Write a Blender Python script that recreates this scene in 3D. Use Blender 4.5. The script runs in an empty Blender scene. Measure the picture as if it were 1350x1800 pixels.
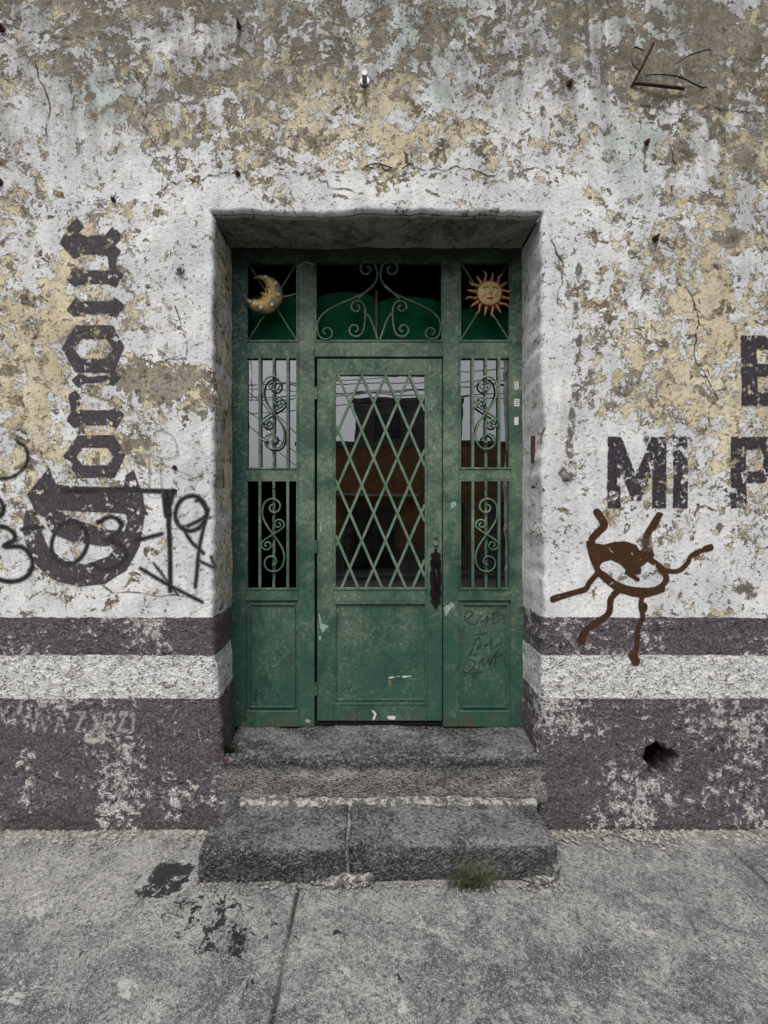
import bpy, bmesh, math, random
import numpy as np
from mathutils import Vector
random.seed(7); rng=np.random.default_rng(5)
sc=bpy.context.scene
# ---------------------------------------------------------------- survey scales
H=1.506; DC=2.045; RV=0.29
SW=352.0; SF=308.4
def wx(p): return (p-650)/SW
def wz(p): return H+(925-p)/SW
def fx(p): return (p-650)/SF
def fz(p): return H+(925-p)/SF
def gp(px,py):
    s=(py-925)/H
    return (px-650)/s, -DC+720/s
L0=-0.79; R0=0.858; T0=3.074; RD=0.02
# ---------------------------------------------------------------- util
def link(o,parent=None):
    sc.collection.objects.link(o)
    if parent: o.parent=parent
    return o
def empty(name):
    e=bpy.data.objects.new(name,None); e.empty_display_size=.1
    return link(e)
def mesh_obj(name,verts,faces,mat=None,parent=None,smooth=True):
    me=bpy.data.meshes.new(name); me.from_pydata([tuple(v) for v in verts],[],[tuple(int(i) for i in f) for f in faces]); me.update()
    if mat: me.materials.append(mat)
    if smooth: me.polygons.foreach_set('use_smooth',[True]*len(me.polygons))
    return link(bpy.data.objects.new(name,me),parent)
def fattr(o,name,vals):
    a=o.data.attributes.new(name,'FLOAT','POINT'); a.data.foreach_set('value',np.asarray(vals,dtype=np.float32))
def sines(x,z,seed,freqs,decay=.6):
    r=np.random.default_rng(seed); out=0; a=1; tot=0
    for f in freqs:
        for k in range(3):
            th=r.uniform(0,2*math.pi); ph=r.uniform(0,6.28)
            out=out+a*np.sin(f*(x*math.cos(th)+z*math.sin(th))+ph); tot+=a
        a*=decay
    return out/tot*2
def disp(x,z):
    return .007*sines(x,z,11,[3,7,13,24,40],.74)
def sstep(a,b,x):
    t=np.clip((x-a)/(b-a),0,1); return t*t*(3-2*t)
# ---------------------------------------------------------------- node DSL
class M:
    def __init__(s,name):
        s.m=bpy.data.materials.new(name); s.m.use_nodes=True; s.t=s.m.node_tree; s.t.nodes.clear()
        s.out=s.t.nodes.new('ShaderNodeOutputMaterial')
        s.P=s.t.nodes.new('ShaderNodeTexCoord').outputs['Object']
        sp=s.t.nodes.new('ShaderNodeSeparateXYZ'); s.t.links.new(s.P,sp.inputs[0]); s.x,s.y,s.z=sp.outputs
    def set(s,sock,v):
        if isinstance(v,bpy.types.NodeSocket): s.t.links.new(v,sock)
        else:
            if sock.type=='RGBA' and len(v)==3: v=(*v,1)
            sock.default_value=v
    def m_(s,op,a,b=0,c=0,clamp=False):
        n=s.t.nodes.new('ShaderNodeMath'); n.operation=op; n.use_clamp=clamp
        s.set(n.inputs[0],a); s.set(n.inputs[1],b); s.set(n.inputs[2],c); return n.outputs[0]
    def add(s,a,b): return s.m_('ADD',a,b)
    def sub(s,a,b): return s.m_('SUBTRACT',a,b)
    def mul(s,a,b): return s.m_('MULTIPLY',a,b)
    def mx(s,a,b): return s.m_('MAXIMUM',a,b)
    def inv(s,a): return s.m_('SUBTRACT',1.0,a)
    def step(s,v,lo,hi):
        n=s.t.nodes.new('ShaderNodeMapRange'); s.set(n.inputs[0],v); s.set(n.inputs[1],lo); s.set(n.inputs[2],hi); n.inputs[3].default_value=0; n.inputs[4].default_value=1; return n.outputs[0]
    def remap(s,v,a,b,c,d):
        n=s.t.nodes.new('ShaderNodeMapRange'); s.set(n.inputs[0],v)
        for i,k in enumerate((a,b,c,d)): n.inputs[i+1].default_value=k
        return n.outputs[0]
    def vec(s,sc_,off=(0,0,0)):
        n=s.t.nodes.new('ShaderNodeMapping'); s.t.links.new(s.P,n.inputs[0]); n.inputs['Scale'].default_value=sc_; n.inputs['Location'].default_value=off; return n.outputs[0]
    def noise(s,scale,detail=8,rough=.6,dist=0,off=(0,0,0),sc3=(1,1,1)):
        n=s.t.nodes.new('ShaderNodeTexNoise'); s.t.links.new(s.vec(sc3,off),n.inputs['Vector'])
        mxd=max(1.5,math.log2(500/scale)) if scale<500 else 1
        n.inputs['Scale'].default_value=scale; n.inputs['Detail'].default_value=min(detail,mxd); n.inputs['Roughness'].default_value=rough; n.inputs['Distortion'].default_value=dist
        return n.outputs['Fac']
    def voro(s,scale,feat='F1',off=(0,0,0),rnd=1):
        n=s.t.nodes.new('ShaderNodeTexVoronoi'); n.feature=feat; s.t.links.new(s.vec((1,1,1),off),n.inputs['Vector']); n.inputs['Scale'].default_value=scale; n.inputs['Randomness'].default_value=rnd
        return n.outputs['Distance']
    def attr(s,name,out='Fac'):
        n=s.t.nodes.new('ShaderNodeAttribute'); n.attribute_name=name; return n.outputs[out]
    def mix(s,f,a,b,mode='MIX'):
        n=s.t.nodes.new('ShaderNodeMix'); n.data_type='RGBA'; n.blend_type=mode; n.clamp_factor=True
        s.set(n.inputs[0],f); s.set(n.inputs[6],a); s.set(n.inputs[7],b); return n.outputs[2]
    def bump(s,h,dist=.01,st=1):
        n=s.t.nodes.new('ShaderNodeBump'); s.set(n.inputs['Height'],h); n.inputs['Distance'].default_value=dist; n.inputs['Strength'].default_value=st; return n.outputs[0]
    def pbr(s,col,rough=.8,metal=0,normal=None,spec=.3):
        n=s.t.nodes.new('ShaderNodeBsdfPrincipled'); s.set(n.inputs['Base Color'],col); s.set(n.inputs['Roughness'],rough); s.set(n.inputs['Metallic'],metal); s.set(n.inputs['Specular IOR Level'],spec)
        if normal: s.t.links.new(normal,n.inputs['Normal'])
        return n.outputs[0]
    def done(s,sh): s.t.links.new(sh,s.out.inputs[0]); return s.m
    def alpha(s,sh,a):
        tr=s.t.nodes.new('ShaderNodeBsdfTransparent'); mx=s.t.nodes.new('ShaderNodeMixShader')
        s.set(mx.inputs[0],a); s.t.links.new(tr.outputs[0],mx.inputs[1]); s.t.links.new(sh,mx.inputs[2]); return s.done(mx.outputs[0])
def lin(r,g,b):
    f=lambda c:(c/255/12.92) if c/255<=.04045 else ((c/255+.055)/1.055)**2.4
    return (f(r),f(g),f(b))
def chips(k):
    a=k.noise(10,8,.72,.4,(3,1,7)); b=k.noise(34,5,.74,0,(9,2,1))
    return a,b
# ---------------------------------------------------------------- materials
def wall_material():
    k=M('peeling_plaster'); w=k.attr('w'); c=k.attr('c'); d=k.attr('d'); lt=k.attr('l'); ho=k.attr('h')
    n1=k.noise(4.4,8,.70,.5); n1b=k.noise(19,6,.74,.35,(5,5,5))
    n1=k.add(k.mul(n1,.56),k.mul(n1b,.44))
    T=k.remap(w,0,1,.585,.385)
    wd=k.sub(n1,T); white=k.step(wd,0,.007)
    n2=k.noise(8,8,.74,.4,(11,3,8)); cd=k.sub(n2,k.remap(c,0,1,.61,.39)); cream=k.step(cd,0,.010)
    n3=k.noise(3,5,.6,0,(1,9,3)); n4=k.noise(46,4,.75,0,(4,4,4)); n5=k.noise(130,3,.7)
    plaster=k.mix(k.step(n3,.4,.62),lin(122,113,98),lin(158,152,141))
    plaster=k.mix(k.step(n1b,.45,.62),plaster,lin(182,170,146))
    plaster=k.mix(k.mul(k.step(n4,.52,.6),.6),plaster,lin(90,80,67))
    creamc=k.mix(k.step(n3,.42,.6),lin(229,218,190),lin(211,196,163))
    creamc=k.mix(k.mul(k.step(n1b,.50,.60),.5),creamc,lin(190,177,152))
    under=k.mix(cream,plaster,creamc)
    whitec=k.mix(k.step(n3,.36,.62),lin(241,241,240),lin(214,217,220))
    whitec=k.mix(k.mul(k.step(k.noise(2.2,5,.6,0,(8,1,2)),.54,.64),k.mul(d,.9)),whitec,lin(180,200,190))
    edge=k.mul(k.step(wd,-.014,-.002),k.inv(white))
    under=k.mix(k.mul(edge,.85),under,lin(74,64,53))
    col=k.mix(white,under,whitec)
    ca,cb=chips(k)
    thr=k.remap(w,0,1,.562,.628)
    cdv=k.sub(ca,thr); chip=k.step(cdv,0,.007)
    chip2=k.mul(k.step(cb,.59,.605),k.step(n3,.38,.54))
    chipm=k.mx(chip,chip2)
    chipc=k.mix(k.step(n2,.42,.58),lin(112,100,83),lin(180,167,140))
    chipc=k.mix(k.step(n4,.48,.62),chipc,lin(80,71,61))
    col=k.mix(k.mul(k.step(cdv,-.010,0),.35),col,lin(120,112,98))
    col=k.mix(chipm,col,chipc)
    col=k.mix(k.mul(k.step(n4,.62,.65),.75),col,lin(82,74,64))
    st=k.noise(3.2,7,.70,.2,(0,0,0),(4.5,4.5,.75)); st2=k.noise(10,6,.74,0,(7,7,7))
    g0=k.add(k.mul(st,.6),k.mul(st2,.4))
    g=k.mul(k.step(g0,.35,.59),d)
    col=k.mix(k.mul(g,.95),col,k.mix(.26,lin(80,77,69),col))
    haze=k.mul(k.step(g0,.45,.64),.26)
    col=k.mix(haze,col,lin(132,126,114))
    col=k.mix(k.mul(k.step(n5,.55,.74),.16),col,lin(110,104,94))
    # ---- painted bands
    zw=k.add(k.z,k.mul(k.sub(k.noise(14,4,.65,0,(2,2,2)),.5),.026))
    low=k.inv(k.step(zw,1.049,1.053))
    b1=k.mul(k.step(zw,.859,.863),low)
    b0=k.inv(k.step(zw,.643,.648))
    pur=k.mx(b1,b0)
    r1=k.noise(26,6,.76,.3,(6,1,1)); r2=k.noise(2.4,6,.66,.3,(3,7,1)); r3=k.noise(80,4,.75,0,(2,5,1))
    wv=k.add(k.add(k.mul(r1,.5),k.mul(r2,.5)),k.mul(b1,-.012))
    wear=k.step(wv,.548,.564)
    wear=k.mx(wear,k.mul(k.step(r3,.625,.655),.8))
    foot=k.inv(k.step(k.add(k.z,k.mul(k.sub(r2,.5),.5)),.0,.18))
    purc=k.mix(k.step(r3,.35,.6),lin(74,68,74),lin(118,110,117))
    purc=k.mix(k.step(r1,.42,.30),purc,lin(40,37,41))  # stucco hollows blackened in the colour to imitate their small shadows
    purc=k.mix(k.mul(foot,.5),purc,lin(78,75,72))
    wornc=k.mix(k.step(r3,.42,.60),lin(216,214,211),lin(138,133,129))
    purf=k.mix(wear,purc,wornc)
    wbc=k.mix(k.step(k.add(k.mul(r1,.5),k.mul(r3,.5)),.51,.57),lin(234,234,233),lin(140,135,131))
    lowc=k.mix(pur,wbc,purf)
    big=k.step(k.add(k.mul(k.noise(3.2,7,.7,.3,(9,9,2)),.8),k.mul(r1,.2)),.592,.606)
    lowc=k.mix(k.mul(big,k.inv(b1)),lowc,k.mix(k.step(r1,.44,.56),lin(140,134,127),lin(206,203,197)))
    col=k.mix(low,col,lowc)
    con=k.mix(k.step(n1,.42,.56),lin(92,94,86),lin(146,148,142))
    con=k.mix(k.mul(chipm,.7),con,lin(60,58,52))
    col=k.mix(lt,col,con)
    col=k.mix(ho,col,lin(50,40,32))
    hgt=k.add(k.mul(white,.35),k.mul(k.inv(chip),.5))
    hgt=k.add(hgt,k.mul(n4,.45))
    stc=k.add(k.mul(r1,3.0),k.mul(k.noise(13,1.5,.5,0,(1,4,5)),1.8))
    hh=k.add(k.mul(hgt,k.inv(low)),k.mul(stc,low))
    return k.done(k.pbr(col,.9,0,k.bump(hh,.014,1),.15))
MW=wall_material()

def mark_mat(name,col,col2,wear=1.0,soft=1.2,rag=5,chipthr=.60,strength=1.0,fn=22):
    k=M(name); sd=k.attr('sd')
    n=k.noise(fn,5,.7,.3,(2,8,4)); n2=k.noise(60,3,.7)
    s=k.add(sd,k.mul(k.sub(n,.5),rag*2)); a=k.step(s,-soft/2,soft/2)
    if wear>0:
        ca,cb=chips(k)
        a=k.mul(a,k.inv(k.step(k.sub(ca,chipthr),0,.008)))
        e=k.noise(21,6,.76,.4,(4,9,2))
        a=k.mul(a,k.inv(k.step(e,.66-.11*wear,.67-.11*wear)))
        a=k.mul(a,k.inv(k.mul(k.step(n2,.61,.65),.75*min(wear,1))))
    a=k.mul(a,strength)
    c=k.mix(k.step(n2,.35,.65),col,col2)
    return k.alpha(k.pbr(c,.85,0,None,.2),a)
def simple(name,col,col2=None,rough=.6,metal=0,sc=30,bd=.002,spec=.4):
    k=M(name); n=k.noise(sc,6,.65); c=k.mix(k.step(n,.35,.65),col,col2 or tuple(v*.6 for v in col))
    return k.done(k.pbr(c,rough,metal,k.bump(n,bd,.7),spec))

def green_material(name='green_metal_paint',lift=0):
    k=M(name)
    n=k.noise(3.6,7,.66,.3); n2=k.noise(50,5,.78,0,(3,3,1)); n3=k.noise(150,3,.7); n4=k.noise(9,7,.72,.5,(7,3,1))
    ba=k.mix(k.step(n,.38,.62),lin(52,82,67),lin(100,120,101))
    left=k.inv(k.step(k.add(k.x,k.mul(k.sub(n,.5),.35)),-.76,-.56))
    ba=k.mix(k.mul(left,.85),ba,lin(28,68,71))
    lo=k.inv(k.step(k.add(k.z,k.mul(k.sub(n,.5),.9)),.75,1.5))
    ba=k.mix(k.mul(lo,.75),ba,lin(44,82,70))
    sp=k.mul(k.step(n2,.52,.64),k.step(k.add(n,k.mul(k.z,.09)),.50,.74))
    ba=k.mix(k.mul(sp,.6),ba,lin(150,154,130))
    dk=k.step(n4,.53,.66); ba=k.mix(k.mul(dk,.6),ba,lin(34,52,45))
    ba=k.mix(k.mul(k.step(n2,.46,.34),.35),ba,lin(26,42,36))
    top=k.step(k.add(k.z,k.mul(k.sub(n4,.5),.3)),2.94,3.06); ba=k.mix(k.mul(top,.85),ba,lin(42,46,34))  # frame top darkened: lintel shade put into the paint colour, with dirt
    chn=k.noise(14,6,.76,.4,(1,6,6)); ba=k.mix(k.mul(k.step(chn,.64,.662),.7),ba,lin(24,34,28)); ba=k.mix(k.step(chn,.662,.669),ba,lin(126,106,82))
    scr=k.noise(8,6,.75,.2,(5,1,2),(9,9,1)); ba=k.mix(k.mul(k.step(scr,.65,.68),.45),ba,lin(128,148,132))
    wsp=k.step(n3,.70,.73); ba=k.mix(k.mul(wsp,.5),ba,lin(176,186,168))
    rst=k.mul(k.inv(k.step(k.z,.37,.47)),k.step(n4,.46,.56)); ba=k.mix(k.mul(rst,.55),ba,lin(92,76,60))
    if lift: ba=k.mix(lift,ba,lin(120,146,124))
    h=k.add(k.mul(n2,.4),k.mul(n,.8))
    return k.done(k.pbr(ba,k.remap(n2,.3,.7,.42,.7),0,k.bump(h,.004,.6),.3))
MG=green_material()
def stone_material():
    k=M('volcanic_step_stone'); n=k.noise(5,8,.68,.2); n2=k.noise(55,5,.78); n3=k.noise(170,3,.7); v=k.voro(95)
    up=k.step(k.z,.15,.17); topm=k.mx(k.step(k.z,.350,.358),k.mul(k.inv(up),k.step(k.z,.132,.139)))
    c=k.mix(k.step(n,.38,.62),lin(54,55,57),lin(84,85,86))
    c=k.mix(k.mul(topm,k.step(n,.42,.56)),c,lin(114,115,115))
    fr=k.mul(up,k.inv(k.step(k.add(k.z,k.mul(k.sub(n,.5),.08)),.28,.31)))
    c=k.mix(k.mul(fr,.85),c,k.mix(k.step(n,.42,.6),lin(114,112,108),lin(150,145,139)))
    c=k.mix(k.mul(k.step(n2,.53,.63),.55),c,lin(144,144,143)); c=k.mix(k.mul(k.step(n2,.49,.36),.85),c,lin(32,32,34))
    c=k.mix(k.mul(k.step(n3,.62,.68),.6),c,lin(196,196,192))
    c=k.mix(k.mul(k.inv(k.step(v,.1,.35)),.5),c,lin(32,32,34))
    h=k.add(k.mul(n2,1),k.add(k.mul(v,.6),k.mul(n,1.5)))
    return k.done(k.pbr(c,.85,0,k.bump(h,.011,1),.25))
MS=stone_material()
def ground_material():
    k=M('worn_concrete'); s=k.attr('s'); jt=k.attr('j'); lg=k.attr('g')
    n=k.noise(1.6,8,.70,.4,(3,3,0)); n2=k.noise(7,7,.76,.5,(4,2,0)); n3=k.noise(65,5,.8); n4=k.noise(190,3,.75); v=k.voro(120)
    c=k.mix(k.step(k.add(n,k.mul(lg,.14)),.40,.64),lin(94,96,99),lin(146,146,144))
    c=k.mix(k.mul(k.step(k.add(n2,k.mul(lg,.05)),.51,.58),.42),c,lin(176,175,171))
    c=k.mix(k.mul(k.inv(k.step(n2,.38,.46)),.55),c,lin(64,66,69))
    c=k.mix(k.mul(k.step(n3,.52,.62),.7),c,lin(58,59,62)); c=k.mix(k.mul(k.step(n3,.45,.37),.4),c,lin(184,183,179))
    c=k.mix(k.mul(k.step(n4,.57,.66),.55),c,lin(196,195,190)); c=k.mix(k.mul(k.step(n4,.43,.35),.6),c,lin(48,49,52))
    c=k.mix(k.mul(k.inv(k.step(v,.1,.3)),.4),c,lin(48,49,52))
    pk=k.step(k.noise(5,6,.76,.5,(9,4,0)),.625,.632); c=k.mix(k.mul(pk,.6),c,lin(192,190,185))
    rim=k.step(k.add(k.y,k.mul(k.sub(n2,.5),.35)),-.12,-.02); c=k.mix(k.mul(rim,.5),c,lin(182,179,171))
    sp=k.step(k.add(s,k.mul(k.sub(k.noise(18,7,.78,.3,(7,1,0)),.5),4.2)),.66,.72)
    c=k.mix(k.mul(sp,.93),c,lin(26,27,30))
    c=k.mix(k.mul(jt,.85),c,lin(38,38,36))
    h=k.add(k.mul(n3,1.0),k.add(k.mul(n2,1.4),k.mul(n4,.3)))
    return k.done(k.pbr(c,k.remap(sp,0,1,.85,.5),0,k.bump(h,.010,1),.25))
MGR=ground_material()
# ---------------------------------------------------------------- wall mesh
def edge_shift(z,side):
    n=.010*sines(z,z*0,21+side,[9,23,50,90],.75)
    if side==0: b=np.interp(z,[0,.36,.95,T0],[.09,.06,.015,0])
    else: b=np.interp(z,[0,.34,.9,T0],[-.005,-.015,.012,0])
    return b+n
def top_shift(x): return .010*sines(x,x*0,31,[8,21,47,85],.75)
HC=(wx(1160),wz(1340))
def front(x,z):
    x=np.asarray(x,float); z=np.asarray(z,float)
    fl=np.clip(1-np.abs(x-L0)/.35,0,1)**1.5; frr=np.clip(1-np.abs(x-R0)/.35,0,1)**1.5
    tf=np.clip(1-np.clip(z-T0,0,9)/.2,0,1)
    X=x+fl*edge_shift(np.minimum(z,T0),0)*tf+frr*edge_shift(np.minimum(z,T0),1)*tf
    zf=np.clip(1-np.abs(z-T0)/.15,0,1); inx=sstep(L0-.15,L0,x)*(1-sstep(R0,R0+.15,x))
    Z=z+zf*inx*top_shift(x)
    dx=np.maximum(np.maximum(L0-x,x-R0),0); dz=np.maximum(z-T0,0); d=np.hypot(dx,dz)
    q=np.clip(RD-d,0,RD); Y=disp(X,Z)+(RD-np.sqrt(np.maximum(RD*RD-q*q,0)))
    Y=Y-.02*(1-sstep(0,.25,z))
    u=(x-HC[0])/.078; v=(z-HC[1])/.10
    th=np.arctan2(v,u); rr=np.hypot(u,v)/(1+.13*np.sin(3*th+1)+.09*np.sin(5*th)+.05*np.sin(11*th))
    hm=1-sstep(.82,1.0,rr); Y=Y+hm*(.16+.03*np.sin(17*u+11*v))
    lip=np.exp(-((rr-1.15)/.15)**2); Y=Y+lip*.004*np.sin(9*th)
    return X,Y,Z,hm
def build_wall():
    e=[0,.003,.007,.012,.017,.022]
    xs=sorted(set(np.round(np.concatenate([np.arange(-12,-2.1,.3),np.arange(-2.1,L0-.025,.012),[L0-a for a in e],np.arange(L0+.012,R0-.006,.012),[R0+a for a in e],np.arange(R0+.03,1.33,.012),np.arange(1.33,1.57,.006),np.arange(1.575,2.2,.012),np.arange(2.3,12.1,.3)]),5)))
    zs=sorted(set(np.round(np.concatenate([np.arange(-.1,.2,.012),np.arange(.2,.46,.006),np.arange(.465,T0-.006,.012),[T0+a for a in e],np.arange(T0+.03,4.3,.012),np.arange(4.4,6.1,.2)]),5)))
    xs=np.array(xs); zs=np.array(zs); nx=len(xs); nz=len(zs)
    GX,GZ=np.meshgrid(xs,zs); X,Y,Z,hm=front(GX,GZ)
    V=np.stack([X,Y,Z],-1).reshape(-1,3)
    iL=int(np.argmin(abs(xs-L0))); iR=int(np.argmin(abs(xs-R0))); iT=int(np.argmin(abs(zs-T0)))
    F=[]
    for j in range(nz-1):
        for i in range(nx-1):
            if iL<=i<iR and j<iT: continue
            a=j*nx+i; F.append((a,a+1,a+nx+1,a+nx))
    verts=[V]; n0=len(V)
    lat=[np.zeros(n0)]; side=[np.zeros(n0)]
    ys=np.array([0,.012,.03,.05,.07,.09,.11,.13,.15,.17,.19,.21,.23,.25,.28,.31,.34,.38])
    for sd,ii in ((0,iL),(1,iR)):
        col=[j*nx+ii for j in range(iT+1)]; base=V[col]; rows=[]
        for q,yy in enumerate(ys):
            p=base.copy()
            if q>0:
                f=1-sstep(0,.30,yy)
                x0=(L0 if sd==0 else R0)+ (.012 if sd==1 else .0)*sstep(0,.3,yy)
                fl=edge_shift(zs[:iT+1],sd)
                p[:,0]=x0+fl*(f*.7+.3 if sd==0 else f)+.005*sines(base[:,2],yy+base[:,2]*0,41+sd,[9,20,45],.7)*sstep(0,.05,yy)
                p[:,1]=base[:,1]*(1-sstep(0,.1,yy))+ (yy+RD)*1.0*(sstep(0,.1,yy))+yy*(1-sstep(0,.1,yy)); p[:,2]=base[:,2]
            rows.append(p)
        A=np.array(rows).reshape(-1,3); off=sum(len(v) for v in verts); m=iT+1
        verts.append(A); lat.append(np.zeros(len(A))); side.append(np.full(len(A),1+sd))
        for q in range(len(ys)-1):
            for j in range(m-1):
                a=off+q*m+j; f=(a,a+1,a+m+1,a+m)
                F.append(f if sd==1 else f[::-1])
    col=[iT*nx+i for i in range(iL,iR+1)]; base=V[col]; rows=[]
    for q,yy in enumerate(ys):
        p=base.copy()
        if q>0:
            s1=sstep(0,.1,yy); p[:,1]=base[:,1]*(1-s1)+(yy+RD)*s1+yy*(1-s1)
            p[:,2]=T0+(base[:,2]-T0)*(1-s1*.6)+.006*sines(base[:,0],yy+base[:,0]*0,51,[9,20,45],.7)*sstep(0,.05,yy)+.02*sstep(0,.3,yy)
        rows.append(p)
    A=np.array(rows).reshape(-1,3); off=sum(len(v) for v in verts); m=len(col)
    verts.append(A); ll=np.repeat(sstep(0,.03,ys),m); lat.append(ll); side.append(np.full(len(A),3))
    for q in range(len(ys)-1):
        for j in range(m-1):
            a=off+q*m+j; F.append((a,a+1,a+m+1,a+m))
    V=np.concatenate(verts); lat=np.concatenate(lat); side=np.concatenate(side)
    o=mesh_obj('plaster_wall',V,F,MW)
    px=V[:,0]*SW+650; py=925-(V[:,2]-H)*SW
    def blob(x,y,sx,sy): return np.exp(-((px-x)/sx)**2-((py-y)/sy)**2)
    w=np.full(len(V),.48)
    dx=np.maximum(np.maximum(372-px,px-955),0); dy=np.maximum(372-py,0); dd=np.hypot(dx,dy)
    w-= .12*sstep(120,0,py)
    w+= .34*np.exp(-(dd/62)**2)
    w+= .26*sstep(860,1000,py)+.22*blob(290,430,70,130)+.22*blob(1010,700,70,300)+.16*blob(300,900,80,150)+.2*blob(60,300,120,140)
    w+= .22*blob(90,480,60,90)+.2*blob(230,300,70,60)+.15*blob(1080,420,60,120)+.22*blob(980,180,260,50)+.16*blob(1130,830,170,90)+.2*blob(1150,300,100,60)+.15*blob(80,230,120,60)
    w-= .30*blob(60,600,110,180)+.45*blob(290,665,60,40)+.35*blob(345,700,28,60)+.24*blob(1230,650,130,200)+.18*blob(650,240,260,50)+.2*blob(1300,200,90,160)+.2*blob(560,170,120,60)+.30*blob(1190,130,110,60)
    w-= .12*blob(360,260,90,60)+.15*blob(1040,560,40,200)+.14*blob(170,780,90,60)+.3*blob(1310,1030,40,35)
    c=np.full(len(V),.42); c+=.42*blob(60,600,180,260)+.42*blob(1250,620,180,280)+.35*blob(680,230,260,80)+.25*blob(320,560,60,100)+.2*blob(120,850,150,120)
    c-=.3*sstep(180,0,py)+.6*blob(280,665,75,50)+.3*blob(1190,130,110,70)+.4*blob(1310,1030,40,35)
    d=.14+.92*sstep(380,20,py)+.35*blob(1120,120,150,130)+.35*blob(420,60,150,130)+.25*blob(1250,300,120,200)+.25*blob(1000,750,30,150)+.30*blob(1330,300,80,400)+.25*blob(0,350,60,300)+.3*blob(860,120,60,160)+.25*blob(150,120,60,160)
    d-=.28*blob(700,220,300,90)+.12*blob(300,250,90,80)
    w=np.where(side==1,.42,w); c=np.where(side==1,.85,c); w=np.where(side==2,.85,w); d=np.where(side==1,.2,d); d=np.where(side==2,.15,d)
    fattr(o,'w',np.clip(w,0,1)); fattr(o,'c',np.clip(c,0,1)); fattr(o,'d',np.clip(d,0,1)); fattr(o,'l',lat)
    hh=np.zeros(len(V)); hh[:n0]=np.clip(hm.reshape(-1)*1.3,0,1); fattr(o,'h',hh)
    bm=bmesh.new(); bm.from_mesh(o.data); bmesh.ops.remove_doubles(bm,verts=bm.verts,dist=.0004); bm.to_mesh(o.data); bm.free()
    return o
WALL=build_wall()
MDK=simple('unlit_interior_black',(.012,.012,.012),(.006,.006,.006),.9)  # near-black colour stands in for the darkness of the unlit room
def boxes_obj(name,bl,mat,parent=None,bevel=.002,seg=2,smooth=False):
    V=[];F=[]
    for (x0,x1,y0,y1,z0,z1) in bl:
        n=len(V); V+=[(x0,y0,z0),(x1,y0,z0),(x1,y1,z0),(x0,y1,z0),(x0,y0,z1),(x1,y0,z1),(x1,y1,z1),(x0,y1,z1)]
        F+=[(n,n+1,n+5,n+4),(n+1,n+2,n+6,n+5),(n+2,n+3,n+7,n+6),(n+3,n,n+4,n+7),(n+4,n+5,n+6,n+7),(n+3,n+2,n+1,n)]
    o=mesh_obj(name,V,F,mat,parent,False)
    if bevel:
        m=o.modifiers.new('b','BEVEL'); m.width=bevel; m.segments=seg; m.limit_method='ANGLE'
    return o
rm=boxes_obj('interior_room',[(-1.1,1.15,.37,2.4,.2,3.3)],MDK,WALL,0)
bm=bmesh.new(); bm.from_mesh(rm.data); bm.faces.ensure_lookup_table()
bmesh.ops.delete(bm,geom=[f for f in bm.faces if abs(f.calc_center_median().y-.37)<.001],context='FACES'); bm.to_mesh(rm.data); bm.free()
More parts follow.
